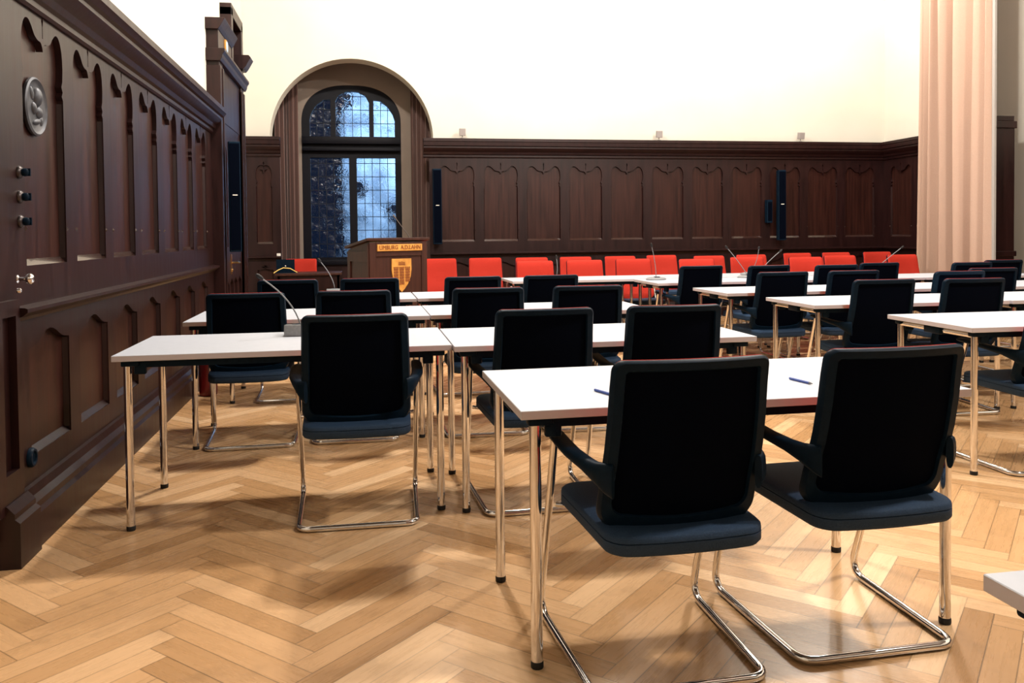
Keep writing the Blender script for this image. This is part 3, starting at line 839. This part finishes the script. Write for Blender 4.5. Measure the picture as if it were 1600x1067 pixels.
# ------------------------------------------------------------------ desk with laptop in front of the niche
dk = thing('desk', 'low dark brown desk standing before the arched window', 'desk', (-1.02, 10.62, 0))
MB().box(0, .80, 0, .5, .725, .755).build('desk_top', M_walnut, dk, 0, bevel=.004)
MB().box(.03, .77, .03, .05, .10, .725).build('modesty_panel', M_wood, dk, 0)
for x in (.02, .745): MB().box(x, x+.035, .03, .47, 0, .725).build('side_panel', M_wood, dk, 0)
lp = thing('laptop', 'small black laptop open on the brown desk', 'laptop', (-.90, 10.72, .756))
MB().box(-.13, .13, 0, .19, 0, .014).build('keyboard_base', M_black, lp, 0, bevel=.003)
vs_ = MB().loft([[(-.11, -.03, .17), (.11, -.03, .17), (.11, -.022, .17), (-.11, -.022, .17)], [(-.11, 0, .014), (.11, 0, .014), (.11, .008, .014), (-.11, .008, .014)]]).build('screen', M_black, lp, 0)
MB().lathe([(.008, 0), (.008, .002)], 12, (0, -.0215, .09), 'y').build('logo_mark', M_switch, vs_, 0)
tag(MB().tube([(-1.03, 10.56, .765), (-.98, 10.60, .80), (-.92, 10.63, .825), (-.84, 10.65, .815), (-.76, 10.68, .762)], .006, 8).build('cable', M_yellow, smooth=60), 'thin yellow cable arching beside the laptop', 'cable')

# ------------------------------------------------------------------ conference microphones
def mic(base, pts, label, rz=0, flat=False, head_r=.010, m_base=None):
    t = thing('conference_microphone', label, 'microphone', base, rz, 'gooseneck conference microphones')
    mb = MB()
    if flat: 
        mb.lathe([(.10, 0), (.105, .006), (.095, .018), (.06, .026), (.02, .028)], 24)
        bo = mb.build('base', M_grey, t, 50)
        for v in bo.data.vertices: v.co.y *= .7
    else:
        pr = [(-.075, 0), (.075, 0), (.078, .012), (.06, .045), (-.06, .055), (-.075, .02)]
        mb.loft([[(-.062, a, b) for a, b in pr], [(.062, a, b) for a, b in pr]])
        mb.build('base', M_grey, t, 30, bevel=.004)
    MB().box(-.025, .025, -.045, -.005, .02, .055 if not flat else .032).build('button', M_black, t, 0)
    MB().tube(pts, .0036, 8).build('gooseneck', M_grey, t, 60)
    a, b = Vector(pts[-2]), Vector(pts[-1]); d_ = (b-a).normalized()
    MB().tube([b, b+d_*.012, b+d_*.032, b+d_*.042], head_r, 12, radii=[head_r*.6, head_r, head_r, head_r*.5]).build('microphone_head', M_rubber, t, 60)
def curve_pts(p0, p1, p2, n=8):
    p0, p1, p2 = map(Vector, (p0, p1, p2))
    return [p0*(1-s)**2+p1*2*s*(1-s)+p2*s*s for s in [k/n for k in range(n+1)]]
mic((-.30, 4.22, .741), curve_pts((.01, .03, .04), (-.02, .02, .17), (-.16, -.02, .275)), 'grey gooseneck microphone leaning over the table with the lone chair')
mic((-.20, 6.90, .741), curve_pts((.0, .0, .04), (.0, -.02, .14), (-.10, -.10, .27)), 'grey gooseneck microphone on the fourth row table before the lectern')
mic((2.93, 8.02, .741), curve_pts((.0, .0, .03), (.0, .0, .15), (-.06, -.05, .33)), 'flat round grey microphone unit with an upright stem on the far table corner', flat=True)
mic((3.93, 8.06, .741), curve_pts((.0, .0, .03), (-.08, -.01, .15), (-.22, -.02, .30)), 'flat grey microphone unit beside the chair turned a little in the facing row', flat=True)
mic((4.22, 8.60, .741), curve_pts((.0, -.03, .03), (-.01, -.2, .12), (-.10, -.42, .29)), 'thin microphone stem rising between two red chairs, middle of three', flat=True)
mic((4.16, 8.36, .741), curve_pts((.03, -.03, .03), (.12, -.04, .14), (.26, -.05, .25)), 'thin microphone stem leaning towards the black column speaker', flat=True)
mic((5.60, 8.44, .741), curve_pts((.0, -.03, .03), (.12, -.08, .15), (.27, -.12, .27)), 'thin microphone stem leaning towards the chair by the curtain', flat=True)
mic((2.04, 8.62, .741), curve_pts((.0, -.03, .03), (.0, -.1, .10), (-.02, -.12, .21)), 'upright microphone between the first two red chairs of the far table', flat=True)

# blue pens on the front table
for i, (x, y, rz, lab) in enumerate(((.722, 2.43, -1.25, 'blue pen lying on the front table beside the chair with the free arm'), (1.388, 2.475, -1.4, 'blue pen lying on the front table before the second large chair'))):
    p = thing('pen', lab, 'pen', (x, y, .7445), rz)
    MB().tube([(-.05, 0, 0), (.045, 0, 0)], .0042, 10).build('barrel', M_blue, p, 60)
    MB().tube([(.045, 0, 0), (.060, 0, 0)], .003, 10, radii=[.0042, .0012]).build('tip', M_grey, p, 60)

# ------------------------------------------------------------------ column speakers
def speaker(loc, face, w_, dpt, h, label, group):
    t = thing('column_speaker', label, 'speaker', loc, face, group)
    MB().box(-w_/2, w_/2, 0, dpt, 0, h).build('cabinet', M_black, t, 0, bevel=.006)
    MB().box(-w_/2+.008, w_/2-.008, -.006, 0, .02, h-.02).build('grille', M_net, t, 0, bevel=.002)
    MB().box(-.022, .022, -.009, -.006, h*.51, h*.51+.010).build('badge', M_switch, t, 0)
    MB().box(-.02, .02, dpt, dpt+.03, h*.4, h*.6).build('bracket', M_black, t, 0)
speaker((-1.13, 8.16, 1.075), math.radians(12), .105, .09, 1.03, 'black column speaker at the end of the long panelled wall beside the door', 'black column speakers')
speaker((1.03, 11.12, 1.085), 0, .115, .09, 1.0, 'black column speaker between the lectern niche and the first back panel', 'black column speakers')
sp2 = (5.945, 11.08, 1.08)
speaker(sp2, math.radians(-8), .11, .10, 1.0, 'black column speaker standing off the panels near the room corner', 'black column speakers')
t = thing('wall_box', 'small black connection box on the panels beside the corner speaker', 'box', (5.80, 11.17, 1.33))
MB().box(-.04, .04, 0, .08, 0, .33).build('housing', M_black, t, 0, bevel=.005)
MB().box(-.03, .03, -.004, 0, .03, .30).build('cover', M_net, t, 0)

# ------------------------------------------------------------------ spotlights on the cornice
for x, lab in ((1.38, 'small white spotlight on the cornice just past the arch'), (4.14, 'small white spotlight on the cornice, middle of the three'), (6.28, 'small white spotlight on the cornice nearest the corner')):
    t = thing('cornice_spotlight', lab, 'lamp', (x, 11.18, 2.492), random.uniform(-.2, .2), 'white spotlights on the cornice')
    MB().lathe([(.025, 0), (.025, .008), (.006, .010), (.006, .045)], 14).build('stand', M_spot, t, 50)
    mb = MB().box(-.042, .042, -.035, .03, .04, .135)
    o = mb.build('lamp_head', M_spot, t, 0, bevel=.006); o.rotation_euler = (math.radians(8), 0, 0)

# ------------------------------------------------------------------ fittings on the left wall
XB = XF+.0005
rf = thing('wall_relief', 'round grey metal relief plaque hung on the first wood panel', 'plaque', (XF-.027, 3.885, 1.785))
MB().lathe([(.118, 0), (.124, .006), (.124, .016), (.116, .021), (.110, .016), (.103, .013), (.05, .014), (.001, .014)], 48, (0, 0, 0), 'x').build('disc', M_pewter, rf, 50)
mb = MB()
def blob(cy, cz, ry, rz_, h, a=0):
    rings = []
    for k in range(5):
        s = math.cos(k/4*PI/2*.96); hh = .012+h*math.sin(k/4*PI/2)
        ring = []
        for j in range(20):
            an = 2*PI*j/20; y, z = ry*s*math.cos(an), rz_*s*math.sin(an)
            ring.append((hh, cy+y*math.cos(a)-z*math.sin(a), cz+y*math.sin(a)+z*math.cos(a)))
        rings.append(ring)
    mb.loft(rings)
blob(.008, .042, .036, .042, .024); blob(-.03, -.01, .02, .028, .016, .4); blob(.025, -.022, .034, .026, .018, -.3); blob(0, -.064, .042, .014, .014, .2)
blob(-.045, .05, .014, .03, .010, .3); blob(.055, -.055, .012, .022, .010); blob(.035, -.045, .03, .008, .012, .6)
mb.build('relief_figure', M_pewter, rf, 50)
for z, lab in ((1.490, 'dark round rotary wall knob, top one of the three beside the relief panel'), (1.392, 'dark round rotary wall knob, middle one of the three'), (1.294, 'dark round rotary wall knob, bottom one of the three')):
    t = thing('rotary_switch', lab, 'switch', (XB, 3.645, z), 0, 'three old rotary switches')
    MB().lathe([(.026, 0), (.026, .005), (.020, .012), (.016, .014)], 24, (0, 0, 0), 'x').build('base_plate', M_brass if False else mat('dark_brass', (.05, .04, .04), .35, .6), t, 50)
    mb = MB().lathe([(.014, .012), (.017, .022), (.015, .034), (.006, .040)], 18, (0, 0, 0), 'x').box(.026, .044, -.004, .004, -.015, .015)
    mb.build('turn_knob', M_black, t, 50)
t = thing('door_knob', 'small shiny metal knob with escutcheon at the corner post', 'knob', (XF+.03, 3.52, 1.07))
MB().lathe([(.016, 0), (.016, .004), (.008, .008), (.008, .03), (.020, .038), (.022, .05), (.012, .06)], 20, (0, 0, 0), 'x').build('knob', M_chrome, t, 60)
MB().lathe([(.010, 0), (.010, .012), (.003, .016)], 14, (0, 0, -.045), 'x').build('keyhole_cover', M_chrome, t, 60)
t = thing('wall_socket', 'round dark socket low on the panelled wall', 'socket', (XB, 3.685, .335))
MB().lathe([(.040, 0), (.040, .010), (.034, .018), (.026, .018), (.024, .010), (.001, .010)], 28, (0, 0, 0), 'x').build('socket_plate', M_black, t, 50)
# light switch beside the arch
t = thing('light_switch', 'small white switch on the wooden edge beside the arch', 'switch', (-1.03, Yb-.036, .955))
MB().box(-.025, .025, -.012, .004, -.035, .035).build('plate', M_switch, t, 0, bevel=.003)
MB().box(-.012, .012, -.018, -.012, -.018, .018).build('rocker', M_switch, t, 0, bevel=.002)

# fire extinguisher on the floor by the panelling
t = thing('fire_extinguisher', 'dark red fire extinguisher on the floor against the panelling', 'extinguisher', (-1.16, 6.75, 0))
MB().lathe([(.055, 0), (.065, .008), (.068, .03), (.068, .36), (.060, .41), (.035, .44), (.022, .45), (.022, .47)], 24).build('cylinder', M_extred, t, 50)
MB().box(-.018, .018, -.022, .022, .47, .50).box(-.010, .09, -.010, .010, .50, .515).box(-.010, .085, -.008, .008, .475, .485).build('valve', M_black, t, 0, bevel=.002)
MB().tube([(-.02, 0, .485), (-.07, 0, .47), (-.085, .0, .36), (-.082, 0, .12)], .008, 8).build('hose', M_rubber, t, 60)
